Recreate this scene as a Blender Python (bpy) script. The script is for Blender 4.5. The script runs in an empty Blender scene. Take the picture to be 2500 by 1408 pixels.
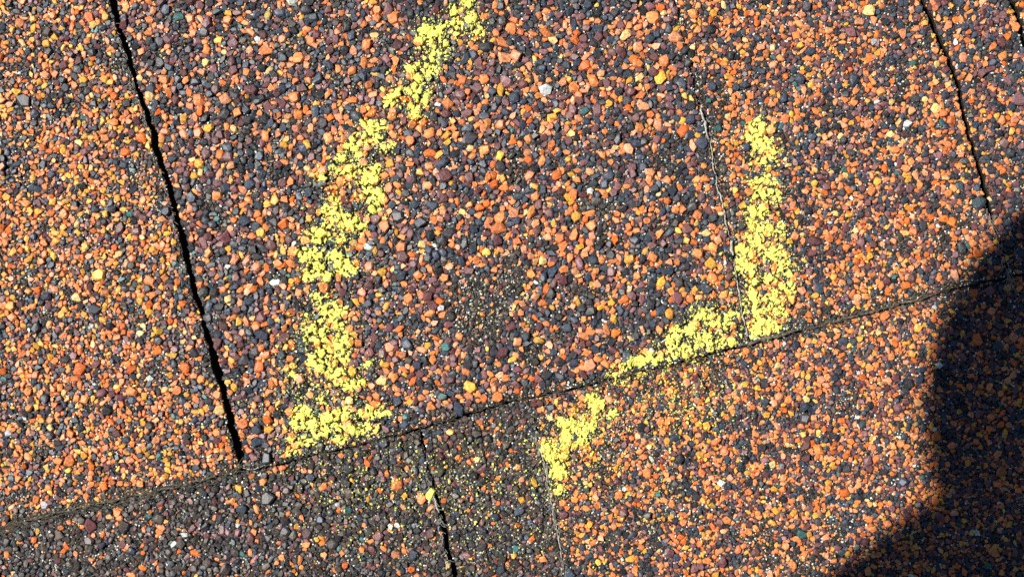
import bpy, bmesh, math, random
import numpy as np
from mathutils import Vector, Matrix
from mathutils.bvhtree import BVHTree

# ------------------------------------------------------------------ camera, light, exposure
S = 0.00012                       # metres per photograph pixel on the roof plane (frame is 0.30 m wide)
def W(px, py): return ((px - 1250.0) * S, (704.0 - py) * S)

scene = bpy.context.scene
C = scene.collection
cam_d = bpy.data.cameras.new('camera')
cam = bpy.data.objects.new('camera', cam_d); C.objects.link(cam)
CAM_Z = 0.45
cam.location = (0, 0, CAM_Z + 0.0008)
cam.rotation_euler = (0, 0, 0)
cam_d.sensor_width = 36.0
cam_d.lens = 36.0 * CAM_Z / (2500 * S)
cam_d.clip_start = 0.01
cam_d.clip_end = 200.0
scene.camera = cam

SUN_EL = math.radians(50)
LD = Vector((math.cos(SUN_EL) * math.cos(math.radians(-15)), math.cos(SUN_EL) * math.sin(math.radians(-15)), -math.sin(SUN_EL)))
world = bpy.data.worlds.new('World'); scene.world = world
world.use_nodes = True
nt = world.node_tree
bg = nt.nodes['Background']; bg.inputs[1].default_value = 0.05
sky = nt.nodes.new('ShaderNodeTexSky'); sky.sky_type = 'NISHITA'; sky.sun_disc = False
sky.air_density = 0.75; sky.dust_density = 0.2; sky.altitude = 300
sky.sun_elevation = SUN_EL
sky.sun_rotation = math.atan2(-LD.x, -LD.y)
nt.links.new(sky.outputs[0], bg.inputs[0])
sun_d = bpy.data.lights.new('sun', 'SUN'); sun_d.energy = 5.0; sun_d.angle = math.radians(0.53)
sun_d.color = (1.0, 0.96, 0.89)
sun = bpy.data.objects.new('sun', sun_d); C.objects.link(sun)
sun.rotation_euler = LD.to_track_quat('-Z', 'Y').to_euler()
sun.location = (-1, 0.3, 2)
scene.view_settings.view_transform = 'Standard'
scene.view_settings.look = 'None'
scene.view_settings.exposure = 0.42
scene.view_settings.gamma = 1.0
scene.view_settings.use_curve_mapping = False
scene.cycles.max_bounces = 5
scene.cycles.use_denoising = False

rng = np.random.default_rng(20240611)
random.seed(7)

# ------------------------------------------------------------------ helpers
def hash2(ix, iy, seed):
    h = (ix.astype(np.int64) * 374761393 + iy.astype(np.int64) * 668265263 + seed * 1442695041) & 0x7fffffff
    h = ((h ^ (h >> 13)) * 1274126177) & 0x7fffffff
    h = ((h ^ (h >> 15)) * 2246822519) & 0x7fffffff
    return (h & 0xffffff) / float(0xffffff)

def vnoise(x, y, scale, seed=0):
    """value noise in 0..1 on arrays of pixel coordinates"""
    x = np.asarray(x, float) / scale + 500.0; y = np.asarray(y, float) / scale + 500.0
    ix = np.floor(x); iy = np.floor(y); fx = x - ix; fy = y - iy
    fx = fx * fx * (3 - 2 * fx); fy = fy * fy * (3 - 2 * fy)
    a = hash2(ix, iy, seed); b = hash2(ix + 1, iy, seed); c = hash2(ix, iy + 1, seed); d = hash2(ix + 1, iy + 1, seed)
    return (a * (1 - fx) + b * fx) * (1 - fy) + (c * (1 - fx) + d * fx) * fy

def tag(o, label=None, cat=None, group=None, kind=None):
    if label: o['label'] = label
    if cat: o['category'] = cat
    if group: o['group'] = group
    if kind: o['kind'] = kind
    return o

def mesh_from_arrays(name, V, F, mat, parent=None, col=None, smooth=False):
    """V (n,3), F (m,3) or (m,4)"""
    me = bpy.data.meshes.new(name)
    k = F.shape[1]
    me.vertices.add(len(V)); me.vertices.foreach_set('co', np.ascontiguousarray(V, dtype=np.float32).ravel())
    me.loops.add(F.size); me.loops.foreach_set('vertex_index', np.ascontiguousarray(F, dtype=np.int32).ravel())
    me.polygons.add(len(F))
    me.polygons.foreach_set('loop_start', np.arange(0, F.size, k, dtype=np.int32))
    try: me.polygons.foreach_set('loop_total', np.full(len(F), k, dtype=np.int32))
    except Exception: pass
    me.update(calc_edges=True)
    me.polygons.foreach_set('use_smooth', np.full(len(F), smooth, dtype=bool))
    if col is not None:
        a = me.color_attributes.new('Col', 'FLOAT_COLOR', 'POINT')
        cc = np.ones((len(V), 4), dtype=np.float32); cc[:, :3] = col
        a.data.foreach_set('color', cc.ravel())
    me.materials.append(mat)
    o = bpy.data.objects.new(name, me); C.objects.link(o)
    if parent: o.parent = parent
    return o

def new_mat(name):
    m = bpy.data.materials.new(name); m.use_nodes = True
    return m, m.node_tree, m.node_tree.nodes['Principled BSDF']

def N(nt, typ, **kw):
    n = nt.nodes.new(typ)
    for k, v in kw.items(): setattr(n, k, v)
    return n

# ------------------------------------------------------------------ materials
def granule_material():
    m, t, b = new_mat('ceramic_granules')
    at = N(t, 'ShaderNodeAttribute', attribute_name='Col')
    tc = N(t, 'ShaderNodeTexCoord')
    n1 = N(t, 'ShaderNodeTexNoise'); n1.inputs['Scale'].default_value = 1500; n1.inputs['Detail'].default_value = 5
    n1.inputs['Roughness'].default_value = 0.7
    n2 = N(t, 'ShaderNodeTexVoronoi'); n2.inputs['Scale'].default_value = 1300
    t.links.new(tc.outputs['Object'], n1.inputs['Vector']); t.links.new(tc.outputs['Object'], n2.inputs['Vector'])
    r = N(t, 'ShaderNodeMapRange'); r.inputs[1].default_value = 0.32; r.inputs[2].default_value = 0.68
    r.inputs[3].default_value = 0.42; r.inputs[4].default_value = 1.5
    t.links.new(n1.outputs['Fac'], r.inputs[0])
    mul = N(t, 'ShaderNodeVectorMath', operation='SCALE')
    t.links.new(at.outputs['Color'], mul.inputs[0]); t.links.new(r.outputs[0], mul.inputs['Scale'])
    n3 = N(t, 'ShaderNodeTexNoise'); n3.inputs['Scale'].default_value = 3300; n3.inputs['Detail'].default_value = 2
    t.links.new(tc.outputs['Object'], n3.inputs['Vector'])
    r3 = N(t, 'ShaderNodeMapRange'); r3.inputs[1].default_value = 0.60; r3.inputs[2].default_value = 0.72
    r3.inputs[3].default_value = 0.0; r3.inputs[4].default_value = 0.16
    t.links.new(n3.outputs['Fac'], r3.inputs[0])
    add = N(t, 'ShaderNodeVectorMath', operation='ADD')
    t.links.new(mul.outputs[0], add.inputs[0]); t.links.new(r3.outputs[0], add.inputs[1])
    t.links.new(add.outputs[0], b.inputs['Base Color'])
    b.inputs['Roughness'].default_value = 0.45
    b.inputs['Specular IOR Level'].default_value = 0.55
    bp = N(t, 'ShaderNodeBump'); bp.inputs['Strength'].default_value = 0.9; bp.inputs['Distance'].default_value = 0.00012
    t.links.new(n1.outputs['Fac'], bp.inputs['Height'])
    t.links.new(bp.outputs[0], b.inputs['Normal'])
    return m

def asphalt_material(name='weathered_asphalt', dark=1.0):
    m, t, b = new_mat(name)
    tc = N(t, 'ShaderNodeTexCoord')
    n1 = N(t, 'ShaderNodeTexNoise'); n1.inputs['Scale'].default_value = 900; n1.inputs['Detail'].default_value = 6
    n1.inputs['Roughness'].default_value = 0.75
    v = N(t, 'ShaderNodeTexVoronoi'); v.inputs['Scale'].default_value = 1700
    for n in (n1, v): t.links.new(tc.outputs['Object'], n.inputs['Vector'])
    cr = N(t, 'ShaderNodeValToRGB')
    cr.color_ramp.elements[0].position = 0.35; cr.color_ramp.elements[0].color = (0.006 * dark, 0.005 * dark, 0.004 * dark, 1)
    cr.color_ramp.elements[1].position = 0.75; cr.color_ramp.elements[1].color = (0.042 * dark, 0.034 * dark, 0.022 * dark, 1)
    t.links.new(n1.outputs['Fac'], cr.inputs[0])
    t.links.new(cr.outputs[0], b.inputs['Base Color'])
    b.inputs['Roughness'].default_value = 0.6
    bp = N(t, 'ShaderNodeBump'); bp.inputs['Strength'].default_value = 1.0; bp.inputs['Distance'].default_value = 0.0003
    t.links.new(v.outputs['Distance'], bp.inputs['Height']); t.links.new(bp.outputs[0], b.inputs['Normal'])
    return m

def far_roof_material():
    """the same granule mix as a procedural surface, for the roof far outside the photograph"""
    m, t, b = new_mat('distant_roof_granules')
    tc = N(t, 'ShaderNodeTexCoord')
    v = N(t, 'ShaderNodeTexVoronoi'); v.inputs['Scale'].default_value = 420
    t.links.new(tc.outputs['Object'], v.inputs['Vector'])
    sep = N(t, 'ShaderNodeSeparateColor'); t.links.new(v.outputs['Color'], sep.inputs[0])
    cr = N(t, 'ShaderNodeValToRGB'); cr.color_ramp.interpolation = 'CONSTANT'
    els = cr.color_ramp.elements
    els[0].position = 0; els[0].color = (0.05, 0.06, 0.085, 1)
    els[1].position = 0.38; els[1].color = (0.18, 0.07, 0.07, 1)
    e = els.new(0.58); e.color = (0.62, 0.2, 0.07, 1)
    e = els.new(0.90); e.color = (0.65, 0.36, 0.07, 1)
    t.links.new(sep.outputs[0], cr.inputs[0])
    rr = N(t, 'ShaderNodeMapRange'); rr.inputs[1].default_value = 0.25; rr.inputs[2].default_value = 0.6
    rr.inputs[3].default_value = 1; rr.inputs[4].default_value = 0.1
    t.links.new(v.outputs['Distance'], rr.inputs[0])
    mul = N(t, 'ShaderNodeVectorMath', operation='SCALE')
    t.links.new(cr.outputs[0], mul.inputs[0]); t.links.new(rr.outputs[0], mul.inputs['Scale'])
    t.links.new(mul.outputs[0], b.inputs['Base Color'])
    b.inputs['Roughness'].default_value = 0.7
    bp = N(t, 'ShaderNodeBump', invert=True); bp.inputs['Distance'].default_value = 0.001
    t.links.new(v.outputs['Distance'], bp.inputs['Height']); t.links.new(bp.outputs[0], b.inputs['Normal'])
    return m

def chalk_material():
    m, t, b = new_mat('yellow_chalk')
    tc = N(t, 'ShaderNodeTexCoord')
    n1 = N(t, 'ShaderNodeTexNoise'); n1.inputs['Scale'].default_value = 1200; n1.inputs['Detail'].default_value = 6
    n1.inputs['Roughness'].default_value = 0.7
    t.links.new(tc.outputs['Object'], n1.inputs['Vector'])
    cr = N(t, 'ShaderNodeValToRGB')
    cr.color_ramp.elements[0].position = 0.3; cr.color_ramp.elements[0].color = (0.66, 0.63, 0.05, 1)
    cr.color_ramp.elements[1].position = 0.6; cr.color_ramp.elements[1].color = (0.90, 0.88, 0.23, 1)
    t.links.new(n1.outputs['Fac'], cr.inputs[0]); t.links.new(cr.outputs[0], b.inputs['Base Color'])
    b.inputs['Roughness'].default_value = 0.95; b.inputs['Specular IOR Level'].default_value = 0.1
    bp = N(t, 'ShaderNodeBump'); bp.inputs['Strength'].default_value = 0.8; bp.inputs['Distance'].default_value = 0.00012
    t.links.new(n1.outputs['Fac'], bp.inputs['Height']); t.links.new(bp.outputs[0], b.inputs['Normal'])
    return m

def simple_mat(name, c, rough=0.8, scale=60, var=0.25):
    m, t, b = new_mat(name)
    tc = N(t, 'ShaderNodeTexCoord'); n1 = N(t, 'ShaderNodeTexNoise'); n1.inputs['Scale'].default_value = scale
    n1.inputs['Detail'].default_value = 5
    t.links.new(tc.outputs['Object'], n1.inputs['Vector'])
    cr = N(t, 'ShaderNodeValToRGB')
    cr.color_ramp.elements[0].position = 0.3; cr.color_ramp.elements[0].color = tuple(x * (1 - var) for x in c) + (1,)
    cr.color_ramp.elements[1].position = 0.7; cr.color_ramp.elements[1].color = tuple(min(1, x * (1 + var)) for x in c) + (1,)
    t.links.new(n1.outputs['Fac'], cr.inputs[0]); t.links.new(cr.outputs[0], b.inputs['Base Color'])
    b.inputs['Roughness'].default_value = rough
    return m

M_GRAN = granule_material(); M_ASPH = asphalt_material(); M_CHALK = chalk_material()
M_FELT = asphalt_material('underlay_felt', 0.35); M_FAR = far_roof_material()
M_FIBRE = simple_mat('bleached_fibre', (0.42, 0.40, 0.34), 0.8, 900, 0.5)
M_FIBRE_D = simple_mat('dusty_fibre', (0.13, 0.115, 0.085), 0.9, 900, 0.5)

# ------------------------------------------------------------------ the layout of the shingles (photograph pixels)
X0, X1, Y0, Y1 = -700, 3200, -560, 1980
def pl(pts):
    a = np.array(pts, float)
    return a
COURSE = pl([(-900, 1500), (0, 1288), (200, 1238), (420, 1190), (590, 1148), (660, 1136), (900, 1078), (1020, 1046),
             (1200, 990), (1450, 935), (1800, 848), (1900, 820), (2100, 768), (2300, 712), (2480, 672), (3400, 440)])
def course_y(x): return np.interp(x, COURSE[:, 0], COURSE[:, 1]) + (vnoise(x, x * 0, 17, 5) - 0.5) * 7
def seam(pts, seed, amp=6):
    a = np.array(sorted(pts, key=lambda p: p[1]), float)
    def f(y): return np.interp(y, a[:, 1], a[:, 0]) + (vnoise(y, y * 0, 13, seed) - 0.5) * amp + (vnoise(y, y * 0, 45, seed + 1) - 0.5) * amp
    return f
S1 = seam([(85, -600), (272, -10), (292, 80), (348, 250), (402, 420), (443, 570), (500, 800), (552, 980), (590, 1145), (640, 1300)], 11)
S2 = seam([(1490, -600), (1660, 60), (1693, 210), (1722, 300), (1752, 450), (1785, 600), (1802, 700), (1832, 850), (1860, 1000)], 21, 5)
S3 = seam([(2070, -600), (2253, 0), (2330, 180), (2372, 350), (2420, 520), (2452, 610), (2490, 760)], 31)
S4 = seam([(2300, -600), (2468, 0), (2500, 85), (2590, 400), (2680, 700)], 41)
T1 = seam([(990, 900), (1020, 1040), (1044, 1120), (1072, 1230), (1108, 1400), (1240, 2000)], 51, 7)
T2 = seam([(1270, 900), (1302, 1010), (1332, 1150), (1350, 1260), (1384, 1408), (1500, 2000)], 61, 5)
T0 = seam([(-500, 1200), (-300, 2000)], 71)
T3 = seam([(2900, 500), (3060, 1200), (3250, 2000)], 81)
# half widths of the gaps (pixels) as functions of y
def w_s1(y): return 6.5 + 3.5 * vnoise(y, y * 0, 60, 3) + np.where(y > 850, 1.5, 0) - np.where(y > 1120, 4, 0)
def w_s3(y): return 4.0 + 2.5 * vnoise(y, y * 0, 50, 4) - np.where(y > 540, 2.5, 0)
def w_s4(y): return 5.0 + 2 * vnoise(y, y * 0, 50, 9)
def w_t1(y): return 1.0 + 5.5 * np.clip(vnoise(y, y * 0, 70, 6) * 1.4 - 0.35, 0, 1) + np.where(y > 1250, 2.5, 0)
def w_thin(y): return 1.0 + 0 * y
def w_s2(y): return 1.0 + 2.2 * ((y > 240) & (y < 860))
def w_t2(y): return 1.0 + 1.4 * (y > 1040)

# shingle id: 0 A, 1 B, 2 C, 3 D, 4 E upper; 5 F, 6 G, 7 H lower; 8, 9 outer lower
def shingle_id(x, y):
    x = np.asarray(x, float); y = np.asarray(y, float)
    up = y < course_y(x)
    iu = np.where(x < S1(y), 0, np.where(x < S2(y), 1, np.where(x < S3(y), 2, np.where(x < S4(y), 3, 4))))
    il = np.where(x < T0(y), 8, np.where(x < T1(y), 5, np.where(x < T2(y), 6, np.where(x < T3(y), 7, 9))))
    return np.where(up, iu, il)
def gap_mask(x, y):
    x = np.asarray(x, float); y = np.asarray(y, float)
    up = y < course_y(x)
    g = np.zeros(x.shape, bool)
    for f, w in ((S1, w_s1), (S2, w_s2), (S3, w_s3), (S4, w_s4)): g |= up & (np.abs(x - f(y)) < w(y))
    for f, w in ((T1, w_t1), (T2, w_t2), (T0, w_s4), (T3, w_s4)): g |= (~up) & (np.abs(x - f(y)) < w(y))
    g |= np.abs(y - course_y(x) - 1.5) < 3.4
    return g
# top height of each shingle (metres): the upper course lies over the lower one
TOP = np.array([0.0, 0.0004, -0.0004, 0.0, 0.0003, -0.0017, -0.0019, -0.0016, -0.0017, -0.0016])
ZSCALE = np.array([0.84, 1.00, 0.84, 0.88, 0.90, 0.90, 0.84, 0.78, 0.9, 0.78])

# bare worn patches: cx, cy, rx, ry, strength
BARE = [(1170, 750, 80, 95, 1.15), (1260, 690, 55, 45, .9), (1230, 640, 45, 28, .8), (2030, 770, 70, 28, .8), (1960, 790, 40, 20, .7),
        (1745, 330, 22, 90, .7), (1760, 450, 16, 60, .6), (1800, 680, 18, 60, .75), (1815, 780, 18, 50, .75), (780, 960, 90, 30, .7),
        (700, 900, 40, 40, .5), (900, 1060, 90, 16, .7), (980, 1010, 70, 22, .6), (1150, 1010, 110, 14, .7), (1440, 930, 60, 18, .7),
        (330, 1200, 150, 14, .8), (120, 1250, 120, 14, .8), (390, 480, 22, 45, .6), (580, 1110, 22, 30, .7), (470, 620, 14, 60, .5),
        (2200, 735, 130, 16, .7), (1060, 1180, 16, 100, .5), (1340, 1240, 18, 160, .6), (1395, 1330, 20, 90, .5), (530, 130, 30, 40, .4),
        (1225, 870, 60, 20, .5), (820, 1075, 100, 10, .5), (1760, 240, 30, 40, .5), (1190, 820, 70, 25, .5), (2280, 60, 25, 60, .4)]
def bare(x, y):
    b = np.zeros(np.shape(x))
    for cx, cy, rx, ry, s in BARE:
        d = ((x - cx) / rx) ** 2 + ((y - cy) / ry) ** 2
        b = np.maximum(b, s * np.clip(1.5 - d, 0, 1))
    b = np.maximum(b, 0.85 * np.clip(1.2 * (vnoise(x, y, 55, 91) - 0.78) / 0.12, 0, 1))
    sid = shingle_id(x, y)
    b = np.where((sid == 5) | (sid == 6), np.maximum(b, 0.18), b)
    # worn along the cut edges
    d2 = x - S2(y); b = np.where(y < course_y(x), np.maximum(b, np.clip(1 - np.abs(d2 - 16) / 20, 0, 1) * 1.6 * np.clip(vnoise(x, y, 50, 18) * 1.3, 0, 1)), b)
    d3 = x - T2(y); b = np.where(y > course_y(x), np.maximum(b, np.clip(1 - np.abs(d3 - 6) / 18, 0, 1) * 1.0 * (vnoise(x, y, 40, 19) > 0.3)), b)
    d1 = x - S1(y); b = np.where(y < course_y(x), np.maximum(b, np.clip(1 - np.abs(d1 + 16) / 14, 0, 1) * 0.9 * (vnoise(x, y, 45, 20) > 0.35)), b)
    dc = y - course_y(x)
    b = np.maximum(b, np.clip(1 - np.abs(dc + 6) / 24, 0, 1) * 1.2 * (vnoise(x, y, 40, 17) > 0.25))
    return b

# ------------------------------------------------------------------ crushed-stone prototypes
def hull_proto(npts, seed, flat):
    """a chip of crushed stone: an irregular polygon with a flattish, slightly tilted top and chamfered flanks"""
    r = random.Random(seed)
    bm = bmesh.new()
    n = r.choice((4, 5, 5, 6, 6, 7)) if npts > 15 else 5
    if npts < 9: n = 4
    th0 = r.uniform(0, 6.28); ths = [th0 + 2 * math.pi * (i + r.uniform(-0.33, 0.33)) / n for i in range(n)]
    rad = [r.uniform(0.74, 1.12) for _ in range(n)]
    tx, ty = r.gauss(0, 0.16), r.gauss(0, 0.16); sh = r.uniform(0.62, 0.84)
    ox, oy = r.uniform(-.08, .08), r.uniform(-.08, .08)
    for t, q in zip(ths, rad):
        bm.verts.new((q * math.cos(t), q * math.sin(t), r.uniform(-0.15, 0.35)))
        if npts > 15:
            t2 = t + r.uniform(-.1, .1) + math.pi / n * r.choice((-1, 1)) * r.uniform(.3, 1); q2 = q * r.uniform(.78, .95)
            bm.verts.new((q2 * math.cos(t2), q2 * math.sin(t2), r.uniform(-0.15, 0.35)))
        k = sh * q * r.uniform(0.85, 1.08); x, y = k * math.cos(t) + ox, k * math.sin(t) + oy
        bm.verts.new((x, y, 0.80 + tx * x + ty * y + r.uniform(-.06, .06)))
        k = 0.6 * q; bm.verts.new((k * math.cos(t), k * math.sin(t), -0.9))
    if r.random() < 0.6 and npts > 9:
        a = r.uniform(0, 6.28); l = r.uniform(.1, .45); bm.verts.new((l * math.cos(a), l * math.sin(a), r.uniform(.86, 1.0)))
    g = bmesh.ops.convex_hull(bm, input=bm.verts[:])
    for v in [v for v in bm.verts if not v.link_faces]: bm.verts.remove(v)
    bmesh.ops.triangulate(bm, faces=bm.faces[:])
    bmesh.ops.recalc_face_normals(bm, faces=bm.faces[:])
    bm.verts.index_update()
    V = np.array([v.co[:] for v in bm.verts]); F = np.array([[v.index for v in f.verts] for f in bm.faces])
    bm.free()
    for k in range(2):
        lo, hi = V[:, k].min(), V[:, k].max()
        V[:, k] = (V[:, k] - (lo + hi) / 2) / ((hi - lo) / 2)
    return V, F
PROTO = [hull_proto(22 + (i % 4) * 3, 100 + i, 0.35 + 0.06 * (i % 5)) for i in range(44)]
PROTO_LO = [hull_proto(13, 300 + i, 0.5) for i in range(10)]
PROTO_GRIT = [hull_proto(7, 500 + i, 0.8) for i in range(8)]

def build_cloud(protos, px, py, pz, a, b, c, ang, tilt, sel_seed):
    """transforms of many stones -> V, F, index of the stone of each vertex"""
    n = len(px); r = np.random.default_rng(sel_seed)
    pid = r.integers(0, len(protos), n)
    Vs, Fs, Is = [], [], []; off = 0
    for k, (PV, PF) in enumerate(protos):
        idx = np.nonzero(pid == k)[0]
        if not len(idx): continue
        v = np.repeat(PV[None], len(idx), 0)
        v = v * np.stack([a[idx], b[idx], c[idx]], 1)[:, None, :]
        tx = tilt[idx] * r.normal(0, 1, len(idx)); ty = tilt[idx] * r.normal(0, 1, len(idx))
        cx, sx = np.cos(tx)[:, None], np.sin(tx)[:, None]
        y_, z_ = v[..., 1] * cx - v[..., 2] * sx, v[..., 1] * sx + v[..., 2] * cx
        cy, sy = np.cos(ty)[:, None], np.sin(ty)[:, None]
        x_, z2 = v[..., 0] * cy + z_ * sy, -v[..., 0] * sy + z_ * cy
        ca, sa = np.cos(ang[idx])[:, None], np.sin(ang[idx])[:, None]
        xx = x_ * ca - y_ * sa + px[idx][:, None]; yy = x_ * sa + y_ * ca + py[idx][:, None]; zz = z2 + pz[idx][:, None]
        V = np.stack([xx, yy, zz], -1).reshape(-1, 3)
        nv = len(PV)
        F = (PF[None] + (np.arange(len(idx)) * nv)[:, None, None]).reshape(-1, 3) + off
        Vs.append(V); Fs.append(F); Is.append(np.repeat(idx, nv)); off += len(V)
    return np.concatenate(Vs), np.concatenate(Fs), np.concatenate(Is)

# ------------------------------------------------------------------ packing the granules
CELL = 2.0
gx = np.arange(X0, X1, CELL) + CELL / 2; gy = np.arange(Y0, Y1, CELL) + CELL / 2
GX, GY = np.meshgrid(gx, gy)
occ = gap_mask(GX, GY).astype(np.uint8)
BAREG = bare(GX, GY); SIDG = shingle_id(GX, GY)
H_, W_ = occ.shape
def in_frame_margin(x, y, m=120): return (x > -m) & (x < 2500 + m) & (y > -m) & (y < 1408 + m)
masks = {}
def get_mask(a, asp, ang):
    key = (a, asp, ang)
    if key not in masks:
        A = a / CELL; B = A * (0.54, 0.70, 0.88)[asp]; th = ang * math.pi / 8
        r = int(math.ceil(A)) + 1
        yy, xx = np.mgrid[-r:r + 1, -r:r + 1]
        u = xx * math.cos(th) + yy * math.sin(th); v = -xx * math.sin(th) + yy * math.cos(th)
        mk = ((u / max(A, .7)) ** 2 + (v / max(B, .7)) ** 2 <= 1.0).astype(np.uint8)
        masks[key] = (mk, r, int(mk.sum()))
    return masks[key]
classes = [(21, 17, .007), (17, 14, .028), (14, 11.5, .11), (11.5, 9.5, .19), (9.5, 8, .17), (8, 6.5, .12), (6.5, 5, .08), (5, 4, .03)]
free_cells = float((occ == 0).sum())
out = []
for a_hi, a_lo, frac in classes:
    target = frac * free_cells; got = 0.0; tries = 0
    batch = 20000
    maxtries = int(3.2 * free_cells * CELL * CELL / (a_lo * a_lo * 2.2))
    while got < target and tries < maxtries:
        ax = rng.uniform(a_lo, a_hi, batch); bx = rng.uniform(X0 + 30, X1 - 30, batch); by = rng.uniform(Y0 + 30, Y1 - 30, batch)
        an = rng.integers(0, 8, batch); asp = rng.integers(0, 3, batch); u = rng.random(batch)
        ci = ((bx - X0) / CELL).astype(int); cj = ((by - Y0) / CELL).astype(int)
        sid = SIDG[cj, ci]; br = BAREG[cj, ci]
        ok = (occ[cj, ci] == 0) & (u > br * (1.1 if a_lo > 6 else 0.75))
        a_eff = ax * ZSCALE[sid]
        qa = np.maximum(3, np.round(a_eff)).astype(int)
        for k in np.nonzero(ok)[0]:
            i = ci[k]; j = cj[k]
            if occ[j, i]: continue
            mk, r, cnt = get_mask(int(qa[k]), int(asp[k]), int(an[k]))
            sl = occ[j - r:j + r + 1, i - r:i + r + 1]
            if sl.shape != mk.shape: continue
            ov = int((sl & mk).sum())
            if ov > 0.14 * cnt: continue
            sl |= mk
            out.append((bx[k], by[k], a_eff[k], asp[k], an[k] * math.pi / 8, sid[k]))
            got += cnt
            if got >= target: break
        tries += batch
G = np.array(out)
print('granules', len(G), 'coverage', occ.mean())

# ------------------------------------------------------------------ granule colours
PAL = {
    'orange': (0.74, 0.235, 0.068), 'deep': (0.70, 0.155, 0.022), 'salmon': (0.70, 0.275, 0.125), 'yellow': (0.74, 0.36, 0.045), 'cream': (0.70, 0.47, 0.17),
    'maroon': (0.13, 0.047, 0.048), 'mauve': (0.20, 0.088, 0.09), 'slate': (0.038, 0.052, 0.076), 'grey': (0.042, 0.040, 0.046),
    'black': (0.016, 0.018, 0.022), 'teal': (0.04, 0.13, 0.12), 'white': (0.62, 0.64, 0.60), 'brown': (0.056, 0.041, 0.034), 'brown2': (0.088, 0.066, 0.055)}
KEYS = list(PAL)
MIX = {
    'left':  dict(orange=.25, deep=.10, salmon=.04, yellow=.14, cream=.015, maroon=.12, mauve=.05, slate=.13, grey=.09, black=.05, teal=.006, white=.004),  # orange and yellow stones, tipped to deep orange to imitate lens darkening at left
    'mid':   dict(orange=.19, deep=.06, salmon=.08, yellow=.045, cream=.012, maroon=.12, mauve=.09, slate=.20, grey=.13, black=.05, teal=.006, white=.004),
    'right': dict(orange=.25, deep=.07, salmon=.09, yellow=.075, cream=.015, maroon=.13, mauve=.09, slate=.14, grey=.09, black=.04, teal=.008, white=.004),
    'dark':  dict(orange=.05, deep=.04, salmon=.008, yellow=.008, cream=.004, maroon=.07, mauve=.04, slate=.08, grey=.13, black=.08, teal=.01, white=.004, brown=.24, brown2=.15)}
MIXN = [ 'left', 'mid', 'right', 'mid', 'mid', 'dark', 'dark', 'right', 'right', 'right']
def colours(sid, x, y, seed):
    r = np.random.default_rng(seed); n = len(x)
    u = r.random(n); outc = np.zeros((n, 3)); dk = vnoise(x, y, 130, 77)
    for s in range(10):
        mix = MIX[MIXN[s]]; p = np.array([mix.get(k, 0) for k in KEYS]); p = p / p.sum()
        sel = np.nonzero(sid == s)[0]
        if not len(sel): continue
        ch = r.choice(len(KEYS), len(sel), p=p)
        # patches with more dark stones (top of the middle shingle, and drifts everywhere)
        drift = np.clip((dk[sel] - 0.5) * 0.9, 0, .35)
        if s == 1: drift = drift + np.clip((330 - y[sel]) / 330, 0, 1) * 0.22 + np.clip(1 - np.abs(y[sel] - 800) / 260, 0, 1) * .08
        if s in (3, 4): drift = drift + 0.15
        sw = r.random(len(sel)) < drift
        ch[sw] = r.choice([KEYS.index('slate'), KEYS.index('grey'), KEYS.index('black'), KEYS.index('mauve')], sw.sum())
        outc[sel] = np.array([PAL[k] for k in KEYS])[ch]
    # old dirt and bare binder in the worn patches
    worn = r.random(n) < np.clip(bare(x, y), 0, 1) * 0.62
    outc[worn] = np.array((0.040, 0.034, 0.027)) * r.uniform(0.5, 1.8, (worn.sum(), 1))
    v = np.exp(r.normal(0, 0.16, n))[:, None]
    outc = outc * v * (1 + r.normal(0, 0.05, (n, 3)))
    return np.clip(outc, 0.004, 0.9)

gxp, gyp, ga, gasp, gang = G[:, 0], G[:, 1], G[:, 2], G[:, 3].astype(int), G[:, 4]
gsid = G[:, 5].astype(int)
gasp_v = np.array([0.56, 0.72, 0.90])[gasp] * rng.uniform(0.93, 1.08, len(G))
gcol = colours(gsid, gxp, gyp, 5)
a_m = ga * S * 1.08; b_m = a_m * gasp_v
c_m = np.minimum(b_m * rng.uniform(0.50, 0.85, len(G)), 0.0010)
gz = TOP[gsid] + c_m * rng.uniform(0.25, 0.75, len(G))
wx = (gxp - 1250) * S; wy = (704 - gyp) * S
near = in_frame_margin(gxp, gyp, 60)
# grit between the stones
def sample_grit(n, amin, amax, white, seed, where=None):
    r = np.random.default_rng(seed)
    fr = np.argwhere((occ == 0) & in_frame_margin(GX, GY, 60)) if where is None else np.argwhere(where)
    k = r.integers(0, len(fr), n)
    x = X0 + (fr[k, 1] + r.random(n)) * CELL; y = Y0 + (fr[k, 0] + r.random(n)) * CELL
    a = r.uniform(amin, amax, n)
    return x, y, a, r
NG = 84000
qx, qy, qa, r = sample_grit(NG, 1.3, 3.4, 0.1, 31)
qsid = shingle_id(qx, qy); qcol = colours(qsid, qx, qy, 32)
whiteness = r.random(NG) * (0.45 + 1.1 * vnoise(qx, qy, 26, 55))
qcol[whiteness < 0.13] = (0.8, 0.82, 0.74); qcol[(whiteness > 0.13) & (whiteness < 0.18)] = (0.5, 0.5, 0.2)
dk = (whiteness > 0.16) & (whiteness < 0.50); qcol[dk] = np.array((0.05, 0.045, 0.035)) * r.uniform(0.5, 1.8, (dk.sum(), 1))

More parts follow.
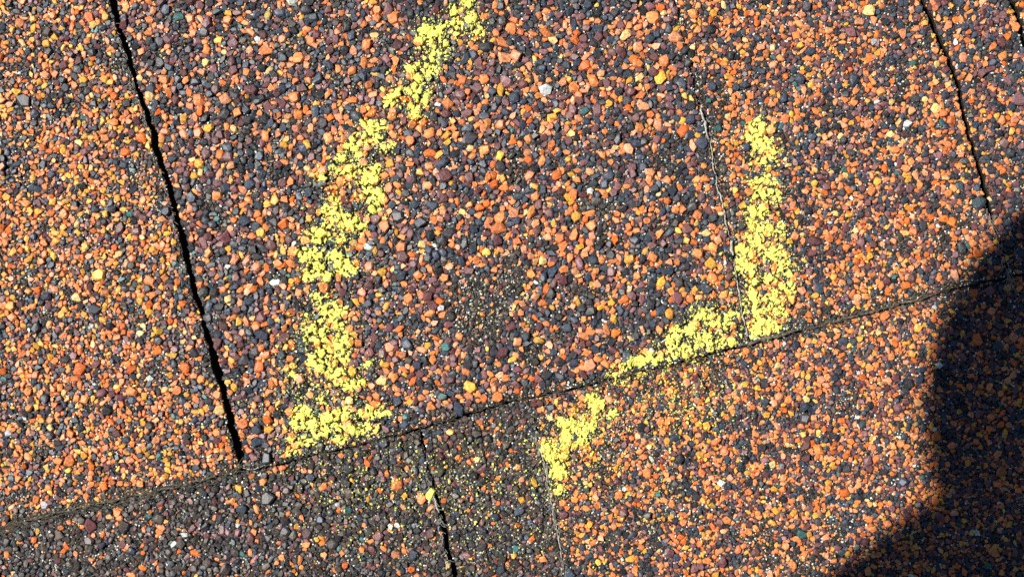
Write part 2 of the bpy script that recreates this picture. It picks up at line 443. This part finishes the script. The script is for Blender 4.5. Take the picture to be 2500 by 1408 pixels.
# ------------------------------------------------------------------ build the shingles
SH = ['left', 'mid', 'right', 'd', 'e', 'f', 'g', 'h', 'i', 'j']
LABELS = [
    'left shingle of the upper row, ochre and orange granules, ending at the wide black slot',
    'wide middle shingle of coarse slate and orange granules carrying the long curved chalk stroke',
    'shingle between the pale frayed seam and the right slot, carrying the upright yellow hook stroke',
    'narrow dark-speckled shingle strip right of the thin black slot, running down into the shadow',
    'sliver of shingle in the top right corner beyond the last black slot',
    'dark charcoal shingle filling the bottom left corner, sparse orange stones, left of the short slot',
    'narrow charcoal shingle dusted yellow, between the short bottom slot and the faint bottom seam',
    'orange speckled bottom right shingle, half of it in the deep shadow',
    'outer shingle of the lower row beyond the bottom left corner, out of view',
    'outer shingle of the lower row beyond the shadowed corner, out of view']
# outlines, in pixels
def seam_pts(f, w, side, ya, yb, step=6):
    n = max(2, int(abs(yb - ya) / step)); ys = np.linspace(ya, yb, n)
    return [(float(f(np.array([y]))[0] + side * w(np.array([y]))[0]), float(y)) for y in ys]
def course_pts(xa, xb, dy, step=6):
    n = max(2, int(abs(xb - xa) / step)); xs = np.linspace(xa, xb, n)
    return [(float(x), float(course_y(np.array([x]))[0] + dy)) for x in xs]
def cross(f):
    y = 800.0
    for _ in range(30): y = float(course_y(np.array([f(np.array([y]))[0]]))[0])
    return y
bounds_u = [None, (S1, w_s1), (S2, w_s2), (S3, w_s3), (S4, w_s4), None]
bounds_l = {8: (None, (T0, w_s4)), 5: ((T0, w_s4), (T1, w_t1)), 6: ((T1, w_t1), (T2, w_t2)), 7: ((T2, w_t2), (T3, w_s4)), 9: ((T3, w_s4), None)}
def outline(sid):
    if sid < 5:
        L, R = bounds_u[sid], bounds_u[sid + 1]
        pts = []
        if L: yc = cross(L[0]) - 1; ls = seam_pts(L[0], L[1], 1, Y0, yc)
        else: yc = float(course_y(np.array([X0]))[0]) - 1; ls = [(X0, Y0), (X0, yc)]
        if R: yr = cross(R[0]) - 1; rs = seam_pts(R[0], R[1], -1, yr, Y0)
        else: yr = float(course_y(np.array([X1]))[0]) - 1; rs = [(X1, yr), (X1, Y0)]
        return ls + course_pts(ls[-1][0], rs[0][0], -1.0)[1:-1] + rs
    L, R = bounds_l[sid]
    if L: yc = cross(L[0]) + 1; ls = seam_pts(L[0], L[1], 1, yc, Y1)
    else: yc = float(course_y(np.array([X0]))[0]) + 1; ls = [(X0, yc), (X0, Y1)]
    if R: yr = cross(R[0]) + 1; rs = seam_pts(R[0], R[1], -1, Y1, yr)
    else: yr = float(course_y(np.array([X1]))[0]) + 1; rs = [(X1, Y1), (X1, yr)]
    return ls + rs + course_pts(rs[-1][0], ls[0][0], 1.0)[1:-1]

FLOOR = -0.0062
shingles = []
chalk_V, chalk_F = [], []; coff = 0
for sid in range(10):
    root = bpy.data.objects.new('roof_shingle', None); C.objects.link(root)
    tag(root, LABELS[sid], 'shingle', 'asphalt shingles of the roof')
    pts = outline(sid)
    cxm = sum(p[0] for p in pts) / len(pts); cym = sum(p[1] for p in pts) / len(pts)
    bm = bmesh.new()
    top = []; 
    for p in pts:
        x, y = W(*p); top.append(bm.verts.new((x, y, TOP[sid])))
    f = bm.faces.new(top)
    ret = bmesh.ops.extrude_face_region(bm, geom=[f])
    for v in [g for g in ret['geom'] if isinstance(g, bmesh.types.BMVert)]: v.co.z = FLOOR + 0.0004 + 0.00002 * sid
    bmesh.ops.triangulate(bm, faces=[q for q in bm.faces if len(q.verts) > 4], ngon_method='EAR_CLIP')
    bmesh.ops.recalc_face_normals(bm, faces=bm.faces[:])
    me = bpy.data.meshes.new('asphalt_sheet'); [setattr(q, 'smooth', False) for q in bm.faces]; bm.to_mesh(me); bm.free(); me.materials.append(M_ASPH)
    o = bpy.data.objects.new('asphalt_sheet', me); C.objects.link(o); o.parent = root
    # stones
    parts = []
    for lod, protos in ((near, PROTO), (~near, PROTO_LO)):
        idx = np.nonzero((gsid == sid) & lod)[0]
        if not len(idx): continue
        V, F, I = build_cloud(protos, wx[idx], wy[idx], gz[idx], a_m[idx], b_m[idx], c_m[idx], -gang[idx], np.full(len(idx), 0.12), 900 + sid)
        if lod is near:
            chalk_V.append(V); chalk_F.append(F + coff); coff += len(V)
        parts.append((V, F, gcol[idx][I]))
    q = np.nonzero(qsid == sid)[0]
    q = q[~gap_mask(qx[q], qy[q])]
    if len(q):
        am = qa[q] * S
        V, F, I = build_cloud(PROTO_GRIT, (qx[q] - 1250) * S, (704 - qy[q]) * S, TOP[sid] + am * 0.35 + rng.uniform(0, .00012, len(q)), am, am * rng.uniform(.6, 1, len(q)), am * 0.8,
                              rng.uniform(0, 6.28, len(q)), np.full(len(q), 0.5), 950 + sid)
        parts = parts + [(V, F, qcol[q][I])]
    off = 0; VV, FF, CC = [], [], []
    for V, F, c in parts:
        VV.append(V); FF.append(F + off); CC.append(c); off += len(V)
    g = mesh_from_arrays('mineral_granules', np.concatenate(VV), np.concatenate(FF), M_GRAN, root, np.concatenate(CC))
    g['kind'] = 'stuff'
    shingles.append(root)

# ------------------------------------------------------------------ frayed fibre edges (parts of the shingle whose edge they are)
def ragged_strip(pts, width, z, seed, lumps=1.0):
    """a thin fibrous roll laid along a polyline of pixels"""
    r = random.Random(seed); P = []
    for (xa, ya), (xb, yb) in zip(pts[:-1], pts[1:]):
        n = max(2, int(math.hypot(xb - xa, yb - ya) / 4))
        for i in range(n):
            t = i / n; P.append((xa + (xb - xa) * t, ya + (yb - ya) * t))
    P.append(pts[-1])
    V = []; F = []; n = len(P); K = 6
    for i, (x, y) in enumerate(P):
        t = i / (n - 1); taper = min(1, 6 * t, 6 * (1 - t)) ** 0.6
        wdt = width * taper * (0.35 + lumps * r.random()) + 0.3
        ox, oy = r.uniform(-1, 1) * 1.2, r.uniform(-1, 1) * 1.2
        i2 = min(i + 1, n - 1); i1 = max(i - 1, 0)
        dx, dy = P[i2][0] - P[i1][0], P[i2][1] - P[i1][1]; L = math.hypot(dx, dy) or 1
        nx, ny = -dy / L, dx / L
        for k in range(K):
            a = 2 * math.pi * k / K
            rr = wdt * (0.7 + 0.5 * r.random())
            V.append(((x + ox + nx * rr * math.cos(a) - 1250) * S, (704 - (y + oy + ny * rr * math.cos(a))) * S, z + rr * S * 0.8 * math.sin(a)))
    for i in range(n - 1):
        for k in range(K):
            F.append((i * K + k, i * K + (k + 1) % K, (i + 1) * K + (k + 1) % K, (i + 1) * K + k))
    return np.array(V), np.array(F)
def hairs(pts, n, L, z, seed, wid=0.5):
    """stray glass fibres sticking out along an edge: thin bent 4-sided tubes"""
    r = random.Random(seed); V = []; F = []
    for _ in range(n):
        k = r.randrange(len(pts) - 1); t = r.random()
        x = pts[k][0] + (pts[k + 1][0] - pts[k][0]) * t + r.uniform(-6, 6); y = pts[k][1] + (pts[k + 1][1] - pts[k][1]) * t + r.uniform(-6, 6)
        ang = math.atan2(pts[k + 1][1] - pts[k][1], pts[k + 1][0] - pts[k][0]) + r.gauss(0, 0.5)
        l = L * r.uniform(.4, 1.3); bend = r.gauss(0, 0.5); b0 = len(V); zz = z + r.uniform(0.0002, 0.0006)
        for i in range(5):
            a = ang + bend * i / 4
            cx, cy = -math.sin(a), math.cos(a)
            for (u, w) in ((wid, 0), (0, wid), (-wid, 0), (0, -wid)):
                V.append(((x + cx * u - 1250) * S, (704 - (y + cy * u)) * S, zz + w * S + 0.0001 * math.sin(i * 1.3)))
            x += math.cos(a) * l / 4; y += math.sin(a) * l / 4
        for i in range(4):
            for k2 in range(4):
                F.append((b0 + i * 4 + k2, b0 + i * 4 + (k2 + 1) % 4, b0 + (i + 1) * 4 + (k2 + 1) % 4, b0 + (i + 1) * 4 + k2))
    return np.array(V), np.array(F)
def join(parts):
    VV, FF, off = [], [], 0
    for V, F in parts: VV.append(V); FF.append(F + off); off += len(V)
    return np.concatenate(VV), np.concatenate(FF)
def on_seam(f, ya, yb, dx=0, step=12): return [(float(f(np.array([y]))[0]) + dx, y) for y in np.arange(ya, yb, step)]
def on_course(xa, xb, dy=0, step=12): return [(x, float(course_y(np.array([x]))[0]) + dy) for x in np.arange(xa, xb, step)]

e = [ragged_strip(on_seam(S2, 262, 345, 0, 8), 3.0, 0.0008, 1), ragged_strip(on_seam(S2, 345, 585, 0), 1.7, 0.0006, 2), ragged_strip(on_seam(S2, 585, 632, 0, 8), 3.4, 0.0008, 3),
     ragged_strip(on_seam(S2, 640, 840, 0), 1.6, 0.0005, 4), hairs(on_seam(S2, 200, 840), 60, 20, 0, 5, .45)]
V, F = join(e); mesh_from_arrays('frayed_edge', V, F, M_FIBRE, shingles[1], smooth=True)
e = [ragged_strip(on_course(1795, 1960, -1), 4.2, 0.0001, 6), ragged_strip(on_course(1960, 2320, 1), 2.4, 0, 7), hairs(on_course(1790, 2330), 110, 26, 0, 8)]
V, F = join(e); mesh_from_arrays('worn_lower_edge', V, F, M_FIBRE_D, shingles[2], smooth=True)
e = [ragged_strip(on_course(870, 965, -1), 2.2, 0.0001, 9), ragged_strip(on_course(610, 880, 0), 1.4, 0, 10), ragged_strip(on_course(960, 1420, 0), 1.3, 0, 11), hairs(on_course(600, 1790), 160, 24, 0, 12)]
V, F = join(e); mesh_from_arrays('worn_lower_edge', V, F, M_FIBRE_D, shingles[1], smooth=True)
e = [ragged_strip(on_course(0, 590, 0), 2.6, 0, 13), hairs(on_course(-40, 590, -4), 200, 30, 0, 14), hairs(on_course(-40, 590, 10), 120, 30, 0, 15)]
V, F = join(e); mesh_from_arrays('worn_lower_edge', V, F, M_FIBRE_D, shingles[0], smooth=True)
e = [ragged_strip(on_course(592, 655, -2, 8), 2.0, 0.0004, 16)]
V, F = join(e); mesh_from_arrays('frayed_edge', V, F, M_FIBRE, shingles[1], smooth=True)
e = [hairs(on_seam(S1, 40, 560, -12), 110, 14, 0, 17, .45)]
V, F = join(e); mesh_from_arrays('frayed_edge', V, F, M_FIBRE, shingles[0], smooth=True)
e = [ragged_strip(on_seam(T2, 1080, 1400, 0), 1.3, -0.0012, 18), hairs(on_seam(T2, 1040, 1400), 70, 22, -0.0008, 19, .4)]
V, F = join(e); mesh_from_arrays('frayed_edge', V, F, M_FIBRE, shingles[6], smooth=True)
e = [hairs(on_seam(T1, 1160, 1400, -8), 50, 14, -0.0009, 20, .5), ragged_strip(on_seam(T1, 1190, 1260, -6, 8), 1.6, -0.0006, 21)]
V, F = join(e); mesh_from_arrays('frayed_edge', V, F, M_FIBRE, shingles[5], smooth=True)
e = [hairs([(2410, 500), (2450, 620), (2470, 700)], 40, 30, 0.0002, 22, .45)]
V, F = join(e); mesh_from_arrays('frayed_edge', V, F, M_FIBRE, shingles[3], smooth=True)

# ------------------------------------------------------------------ the roof under and around them
def slab(name, x0, x1, y0, y1, z0, z1, mat):
    bm = bmesh.new(); bmesh.ops.create_cube(bm, size=1)
    for v in bm.verts: v.co = Vector((x0 if v.co.x < 0 else x1, y0 if v.co.y < 0 else y1, z0 if v.co.z < 0 else z1))
    me = bpy.data.meshes.new(name); bm.to_mesh(me); bm.free(); me.materials.append(mat)
    o = bpy.data.objects.new(name, me); C.objects.link(o); return o
tag(slab('roof_deck', -0.36, 0.36, -0.25, 0.25, FLOOR - 0.004, FLOOR, M_FELT), kind='structure')
def ring(name, mat):
    x0, y1 = W(X0, Y0); x1, y0 = W(X1, Y1); g = 0.0012
    bm = bmesh.new()
    def quad(a, b, c, d): bm.faces.new([bm.verts.new((p[0], p[1], -0.0002)) for p in (a, b, c, d)])
    Bx, By = 6.0, 6.0
    quad((-Bx, -By), (Bx, -By), (Bx, y0 - g), (-Bx, y0 - g)); quad((-Bx, y1 + g), (Bx, y1 + g), (Bx, By), (-Bx, By))
    quad((-Bx, y0 - g), (x0 - g, y0 - g), (x0 - g, y1 + g), (-Bx, y1 + g)); quad((x1 + g, y0 - g), (Bx, y0 - g), (Bx, y1 + g), (x1 + g, y1 + g))
    me = bpy.data.meshes.new(name); bm.to_mesh(me); bm.free(); me.materials.append(mat)
    o = bpy.data.objects.new(name, me); C.objects.link(o); return o
tag(ring('ground', M_FAR), kind='structure')

# ------------------------------------------------------------------ yellow chalk
bvh_V = np.concatenate(chalk_V); bvh_F = np.concatenate(chalk_F)
bvh = BVHTree.FromPolygons(bvh_V.tolist(), bvh_F.tolist(), all_triangles=True)
def height(px, py):
    x, y = (px - 1250) * S, (704 - py) * S
    h = bvh.ray_cast(Vector((x, y, 0.02)), Vector((0, 0, -1)), 0.05)
    return None if h[0] is None else h[0].z

B_LONG = [(1138,4,14,14),(1106,28,9,12),(1116,68,14,18),(1150,45,14,10),(1163,77,16,12),(1045,65,10,8),(1047,88,25,18),(1080,74,12,10),(1080,105,13,22),
 (1066,125,24,14),(1052,148,18,12),(1015,172,22,14),(1052,176,12,14),(1016,187,14,8),(1021,206,10,10),(1015,225,18,14),(976,228,16,10),(956,247,16,12),
 (1010,264,12,8),(1015,281,14,8),(1040,240,8,12),(910,307,26,12),(900,340,34,12),(862,356,14,16),(947,360,14,10),(833,386,12,8),(873,380,10,8),
 (829,417,20,10),(858,419,18,12),(790,431,12,8),(912,417,18,12),(898,443,22,16),(902,477,24,16),(917,507,12,14),(817,487,9,9),(810,517,26,12),(839,541,24,14),
 (873,556,16,12),(802,556,13,12),(776,575,20,12),(834,580,12,12),(746,619,16,12),(771,624,16,18),(817,621,16,12),(846,646,24,18),(756,668,20,14),(795,668,12,16),
 (785,729,22,16),(812,760,24,18),(741,775,8,6),(776,804,20,16),(785,828,20,8),(834,833,20,16),(756,821,8,10),(780,887,24,20),(819,901,24,14),(810,916,14,16),
 (844,938,22,12),(900,889,9,8),(866,935,16,12),(712,913,10,10),(776,972,8,8),(830,800,8,10),(745,800,10,8),(835,868,14,10),(795,852,14,8)]
B_FOOT = [(737,1004,16,14),(732,1028,20,14),(776,1028,28,14),(834,1008,20,12),(912,1006,28,12),(820,1047,20,12),(898,1050,26,12),(834,1070,14,12),(710,1070,12,8),
 (785,1057,16,8),(720,1106,16,7),(746,1077,16,10),(860,1045,10,8),(806,1020,16,12)]
B_HOOK = [(1854,308,18,16),(1834,333,14,8),(1854,355,16,12),(1875,343,10,10),(1883,360,12,10),(1863,389,22,12),(1849,440,14,10),(1873,445,22,14),(1854,477,18,14),
 (1888,470,14,10),(1893,487,12,8),(1849,518,24,16),(1844,543,12,14),(1878,557,24,14),(1844,582,18,12),(1902,567,10,12),(1829,606,16,14),(1815,640,16,10),
 (1888,621,24,16),(1912,635,10,14),(1830,609,22,14),(1816,651,18,10),(1889,621,22,14),(1913,643,12,14),(1830,731,22,20),(1850,770,30,22),(1860,809,20,14),
 (1889,800,18,12),(1899,726,22,14),(1923,702,14,18),(1889,682,22,10),(1904,760,14,10),(1840,687,10,6),(1838,665,8,8),(1925,668,10,8),(1875,790,16,14),(1838,790,14,10)]
B_DIAG = [(1787,836,18,8),(1762,838,14,10),(1743,775,22,8),(1723,760,12,8),(1752,790,20,8),(1713,775,12,10),(1689,804,14,12),(1716,824,20,14),(1723,843,20,12),
 (1787,770,12,8),(1655,814,16,12),(1640,834,12,12),(1674,863,22,14),(1630,868,24,16),(1616,887,20,10),(1587,873,20,12),(1557,882,16,14),(1533,895,16,10),
 (1504,917,18,12),(1552,904,14,8),(1650,850,14,10),(1585,890,14,8)]
B_LOW = [(1445,973,10,6),(1460,988,12,10),(1445,1002,14,14),(1450,1022,14,8),(1496,1012,10,12),(1374,1036,12,12),(1421,1041,16,14),(1387,1061,12,14),(1399,1032,10,8),
 (1452,1041,10,10),(1423,1073,12,10),(1338,1095,12,16),(1372,1100,18,16),(1347,1115,12,10),(1379,1115,12,8),(1355,1139,8,12),(1352,1158,13,12),(1374,1151,8,8),(1362,1197,14,8)]
def coverage(x, y, blobs):
    wxn = (vnoise(x, y, 14, 201) - .5) * 14 + (vnoise(x, y, 5, 203) - .5) * 6; wyn = (vnoise(x, y, 14, 202) - .5) * 14 + (vnoise(x, y, 5, 204) - .5) * 6
    c = np.full(x.shape, -3.0)
    for bx, by, rx, ry in blobs:
        d = ((x + wxn - bx) / (rx * 1.12)) ** 2 + ((y + wyn - by) / (ry * 1.12)) ** 2
        c = np.maximum(c, 1.0 - d)
    return c
def blur(A, k):
    for ax in (0, 1):
        P = np.pad(A, [(k, k) if i == ax else (0, 0) for i in (0, 1)], mode='edge')
        cs = np.cumsum(P, axis=ax); cs = np.concatenate([np.zeros_like(np.take(cs, [0], ax)), cs], ax)
        n = A.shape[ax]
        A = (np.take(cs, range(2 * k + 1, 2 * k + 1 + n), ax) - np.take(cs, range(0, n), ax)) / (2 * k + 1)
    return A
CS = 1.5
def chalk_mark(name, blobs, label, bias=0.0, group='yellow chalk marks drawn on the roof', extra=1.0):
    xs0 = min(b[0] - b[2] for b in blobs) - 25; xs1 = max(b[0] + b[2] for b in blobs) + 25
    ys0 = min(b[1] - b[3] for b in blobs) - 25; ys1 = max(b[1] + b[3] for b in blobs) + 25
    xs = np.arange(xs0, xs1, CS); ys = np.arange(ys0, ys1, CS); X, Y = np.meshgrid(xs, ys)
    cov = coverage(X, Y, blobs)
    need = cov > -1.0
    Hh = np.full(X.shape, -0.0005)
    for j, i in np.argwhere(need):
        h = height(xs[i], ys[j])
        if h is not None: Hh[j, i] = max(h, -0.0009)
    # fine chalk bridges hairline gaps between stones
    Hs = Hh.copy()
    for dj, di in ((0, 1), (1, 0), (0, -1), (-1, 0)): Hs = np.maximum(Hs, np.roll(Hh, (dj, di), (0, 1)) - 0.00012)
    Hb = blur(Hh, 9)
    prom = np.clip((Hh - Hb) / 0.0004, -1.5, 0.7)
    top = Hh.copy()
    for _ in range(4):
        for dj, di in ((0, 1), (1, 0), (0, -1), (-1, 0)): top = np.maximum(top, np.roll(top, (dj, di), (0, 1)))
    top = blur(top, 2) - 0.00034
    Hs = np.maximum(Hs, top)
    fine = (vnoise(X, Y, 3.2, 301) - .5) * 1.15 + (vnoise(X, Y, 7, 302) - .5) * 1.0 + (vnoise(X, Y, 18, 303) - .5) * 1.1
    c = np.clip(cov, -3, 0.7) * 0.85 + prom * 0.72 + fine * 1.5 - 0.17 + bias
    th = np.clip(c, -1, 1)
    Z = np.where(c > 0, Hs + 0.00003 + 0.00016 * np.sqrt(np.clip(th, 0, 1)) * 0.35 + 0.00012 * (vnoise(X, Y, 2.6, 305)), Hh - 0.0002)
    keep = c > 0
    kq = keep[:-1, :-1] | keep[1:, :-1] | keep[:-1, 1:] | keep[1:, 1:]
    idx = -np.ones(X.shape, int)
    vm = np.zeros(X.shape, bool)
    vm[:-1, :-1] |= kq; vm[1:, :-1] |= kq; vm[:-1, 1:] |= kq; vm[1:, 1:] |= kq
    idx[vm] = np.arange(vm.sum())
    jx = (vnoise(X, Y, 1.6, 307) - .5) * 0.9; jy = (vnoise(X, Y, 1.6, 308) - .5) * 0.9
    V = np.stack([(X[vm] + jx[vm] - 1250) * S, (704 - Y[vm] - jy[vm]) * S, Z[vm]], 1)
    jj, ii = np.nonzero(kq)
    F = np.stack([idx[jj, ii], idx[jj + 1, ii], idx[jj + 1, ii + 1], idx[jj, ii + 1]], 1)
    o = mesh_from_arrays(name, V, F, M_CHALK, smooth=True)
    return tag(o, label, 'chalk mark', group)
chalk_mark('chalk_stroke', B_LONG, 'longest yellow chalk stroke, curving from the top edge down the middle shingle')
chalk_mark('chalk_stroke', B_FOOT, 'short broad yellow chalk smear at the foot of the long stroke')
chalk_mark('chalk_stroke', B_HOOK, 'upright yellow chalk stroke at right, thickest in a hooked loop at its bottom', 0.08)
chalk_mark('chalk_stroke', B_DIAG, 'slanting yellow chalk stroke just above the row edge, running left from the hooked loop', 0.12)
chalk_mark('chalk_stroke', B_LOW, 'small broken yellow chalk stroke below the row edge, slanting down to the faint seam')
# one lone stone rubbed yellow
hz = height(1050, 1208) or TOP[5]
V, F, I = build_cloud(PROTO[:1], np.array([(1050 - 1250) * S]), np.array([(704 - 1208) * S]), np.array([TOP[5] + 0.0009]), np.array([17 * S]), np.array([11.5 * S]), np.array([8 * S]),
                      np.array([-1.75 + math.pi]), np.array([0.02]), 3)
tag(mesh_from_arrays('chalk_crumb', V, F, M_CHALK), 'lone lemon yellow oval crumb beside the short bottom slot', 'chalk crumb')

# chalk dust
ALLB = B_LONG + B_FOOT + B_HOOK + B_DIAG + B_LOW
r = np.random.default_rng(77)
px_, py_ = [], []
for bx, by, rx, ry in ALLB:
    n = 62
    px_.append(r.normal(bx, 8 + rx * 1.0, n)); py_.append(r.normal(by, 8 + ry * 1.0, n))
for cx, cy, sx, sy, n in ((1180, 1180, 180, 80, 800), (1120, 1330, 160, 60, 220), (900, 1180, 130, 60, 420), (790, 980, 70, 40, 420), (1650, 960, 90, 60, 420), (1700, 1000, 90, 40, 300),
                          (1560, 1180, 120, 90, 260), (1180, 760, 50, 45, 60), (2030, 780, 80, 20, 40), (1760, 740, 45, 60, 300), (1440, 1090, 60, 70, 260), (860, 700, 60, 120, 160), (700, 860, 30, 60, 100),
                          (1250, 700, 1200, 600, 260)):
    px_.append(r.normal(cx, sx, n)); py_.append(r.normal(cy, sy, n))
px_ = np.concatenate(px_); py_ = np.concatenate(py_)
k = in_frame_margin(px_, py_, 0) & ~gap_mask(px_, py_); px_, py_ = px_[k], py_[k]
hz = np.array([(lambda h: TOP[5] if h is None else max(h, -0.001))(height(a, b)) for a, b in zip(px_, py_)])
aa = np.exp(r.normal(0.36, 0.5, len(px_))) * S
aa = np.clip(aa, 1.0 * S, 5.0 * S)
V, F, I = build_cloud(PROTO_GRIT, (px_ - 1250) * S, (704 - py_) * S, hz + aa * 0.25, aa, aa * r.uniform(.5, 1, len(aa)), aa * 0.6, r.uniform(0, 6.28, len(aa)), np.full(len(aa), .4), 66)
tag(mesh_from_arrays('chalk_dust', V, F, M_CHALK), 'scattered yellow chalk dust around the strokes and over the dark lower shingles', 'chalk dust', kind='stuff')

# ------------------------------------------------------------------ the photographer, kneeling at the left and leaning over the roof (outside the picture; casts the shadow)
PERSON = (-0.3296, 0.0947, 0.66)    # centre of the head
def skin_body(name, verts, edges, radii, mat, parent=None, levels=2):
    me = bpy.data.meshes.new(name); me.from_pydata([Vector(v) for v in verts], edges, []); me.update()
    o = bpy.data.objects.new(name, me); C.objects.link(o)
    sk = o.modifiers.new('skin', 'SKIN')
    for i, rr in enumerate(radii):
        me.skin_vertices[0].data[i].radius = (rr, rr) if not isinstance(rr, tuple) else rr
    me.skin_vertices[0].data[0].use_root = True
    sb = o.modifiers.new('sub', 'SUBSURF'); sb.levels = levels; sb.render_levels = levels
    me.materials.append(mat)
    if parent: o.parent = parent
    return o

jacket = simple_mat('dark_jacket_cloth', (0.03, 0.035, 0.05), 0.9, 80); skin = simple_mat('skin', (0.5, 0.3, 0.22), 0.6, 60, 0.1)
hairm = simple_mat('brown_hair', (0.05, 0.03, 0.02), 0.7, 200)
hx, hy, hz_ = PERSON
Vb = [(-0.26, -1.03, 0.38), (-0.28, -0.75, 0.48), (-0.30, -0.42, 0.56), (-0.315, -0.16, 0.60), (-0.327, 0.008, 0.62), (-0.328, 0.06, 0.65), (-0.3296, 0.09, 0.655),
      # left arm
      (-0.455, -0.225, 0.60), (-0.60, -0.44, 0.40), (-0.50, -0.36, 0.19), (-0.47, -0.34, 0.11),
      # right arm
      (-0.15, -0.30, 0.60), (-0.04, -0.50, 0.45), (0.06, -0.50, 0.22), (0.09, -0.49, 0.12),
      # legs
      (-0.40, -1.00, 0.36), (-0.46, -0.70, 0.10), (-0.46, -1.08, 0.055), (-0.46, -1.14, 0.05),
      (-0.14, -1.00, 0.36), (-0.08, -0.70, 0.10), (-0.08, -1.08, 0.055), (-0.08, -1.14, 0.05)]
Eb = [(0, 1), (1, 2), (2, 3), (3, 4), (4, 5), (5, 6), (3, 7), (7, 8), (8, 9), (9, 10), (3, 11), (11, 12), (12, 13), (13, 14), (0, 15), (15, 16), (16, 17), (17, 18), (0, 19), (19, 20), (20, 21), (21, 22)]
Rb = [.14, .14, .15, .122, .098, .060, .05, .085, .06, .045, .03, .085, .06, .045, .03, .11, .075, .05, .045, .11, .075, .05, .045]
person = skin_body('person', Vb, Eb, Rb, jacket)
tag(person, 'photographer in dark jacket, seen only as the black shadow at lower right', 'person')
def ellipsoid(name, c, rad, mat, parent, seg=24):
    bm = bmesh.new(); bmesh.ops.create_uvsphere(bm, u_segments=seg, v_segments=seg // 2, radius=1)
    for v in bm.verts: v.co = Vector((c[0] + v.co.x * rad[0], c[1] + v.co.y * rad[1], c[2] + v.co.z * rad[2]))
    me = bpy.data.meshes.new(name); bm.to_mesh(me); bm.free(); me.materials.append(mat)
    for p in me.polygons: p.use_smooth = True
    o = bpy.data.objects.new(name, me); C.objects.link(o)
    if parent: o.parent = parent
    return o
ellipsoid('hair', (hx, hy, hz_), (0.066, 0.086, 0.070), hairm, person)
eye_m = simple_mat('eye_white', (.7, .7, .7), .3)
for sx in (-1, 1):
    ellipsoid('ear', (hx + sx * 0.060, hy - 0.005, hz_ + 0.012), (0.008, 0.015, 0.022), skin, person, 12)
    ellipsoid('eye', (hx + sx * 0.024, hy + 0.064, hz_ - 0.004), (0.012, 0.010, 0.010), eye_m, person, 12)
ellipsoid('face', (hx, hy + 0.006, hz_ - 0.008), (0.056, 0.076, 0.058), skin, person)
ellipsoid('nose', (hx, hy + 0.070, hz_ - 0.018), (0.011, 0.016, 0.016), skin, person, 12)
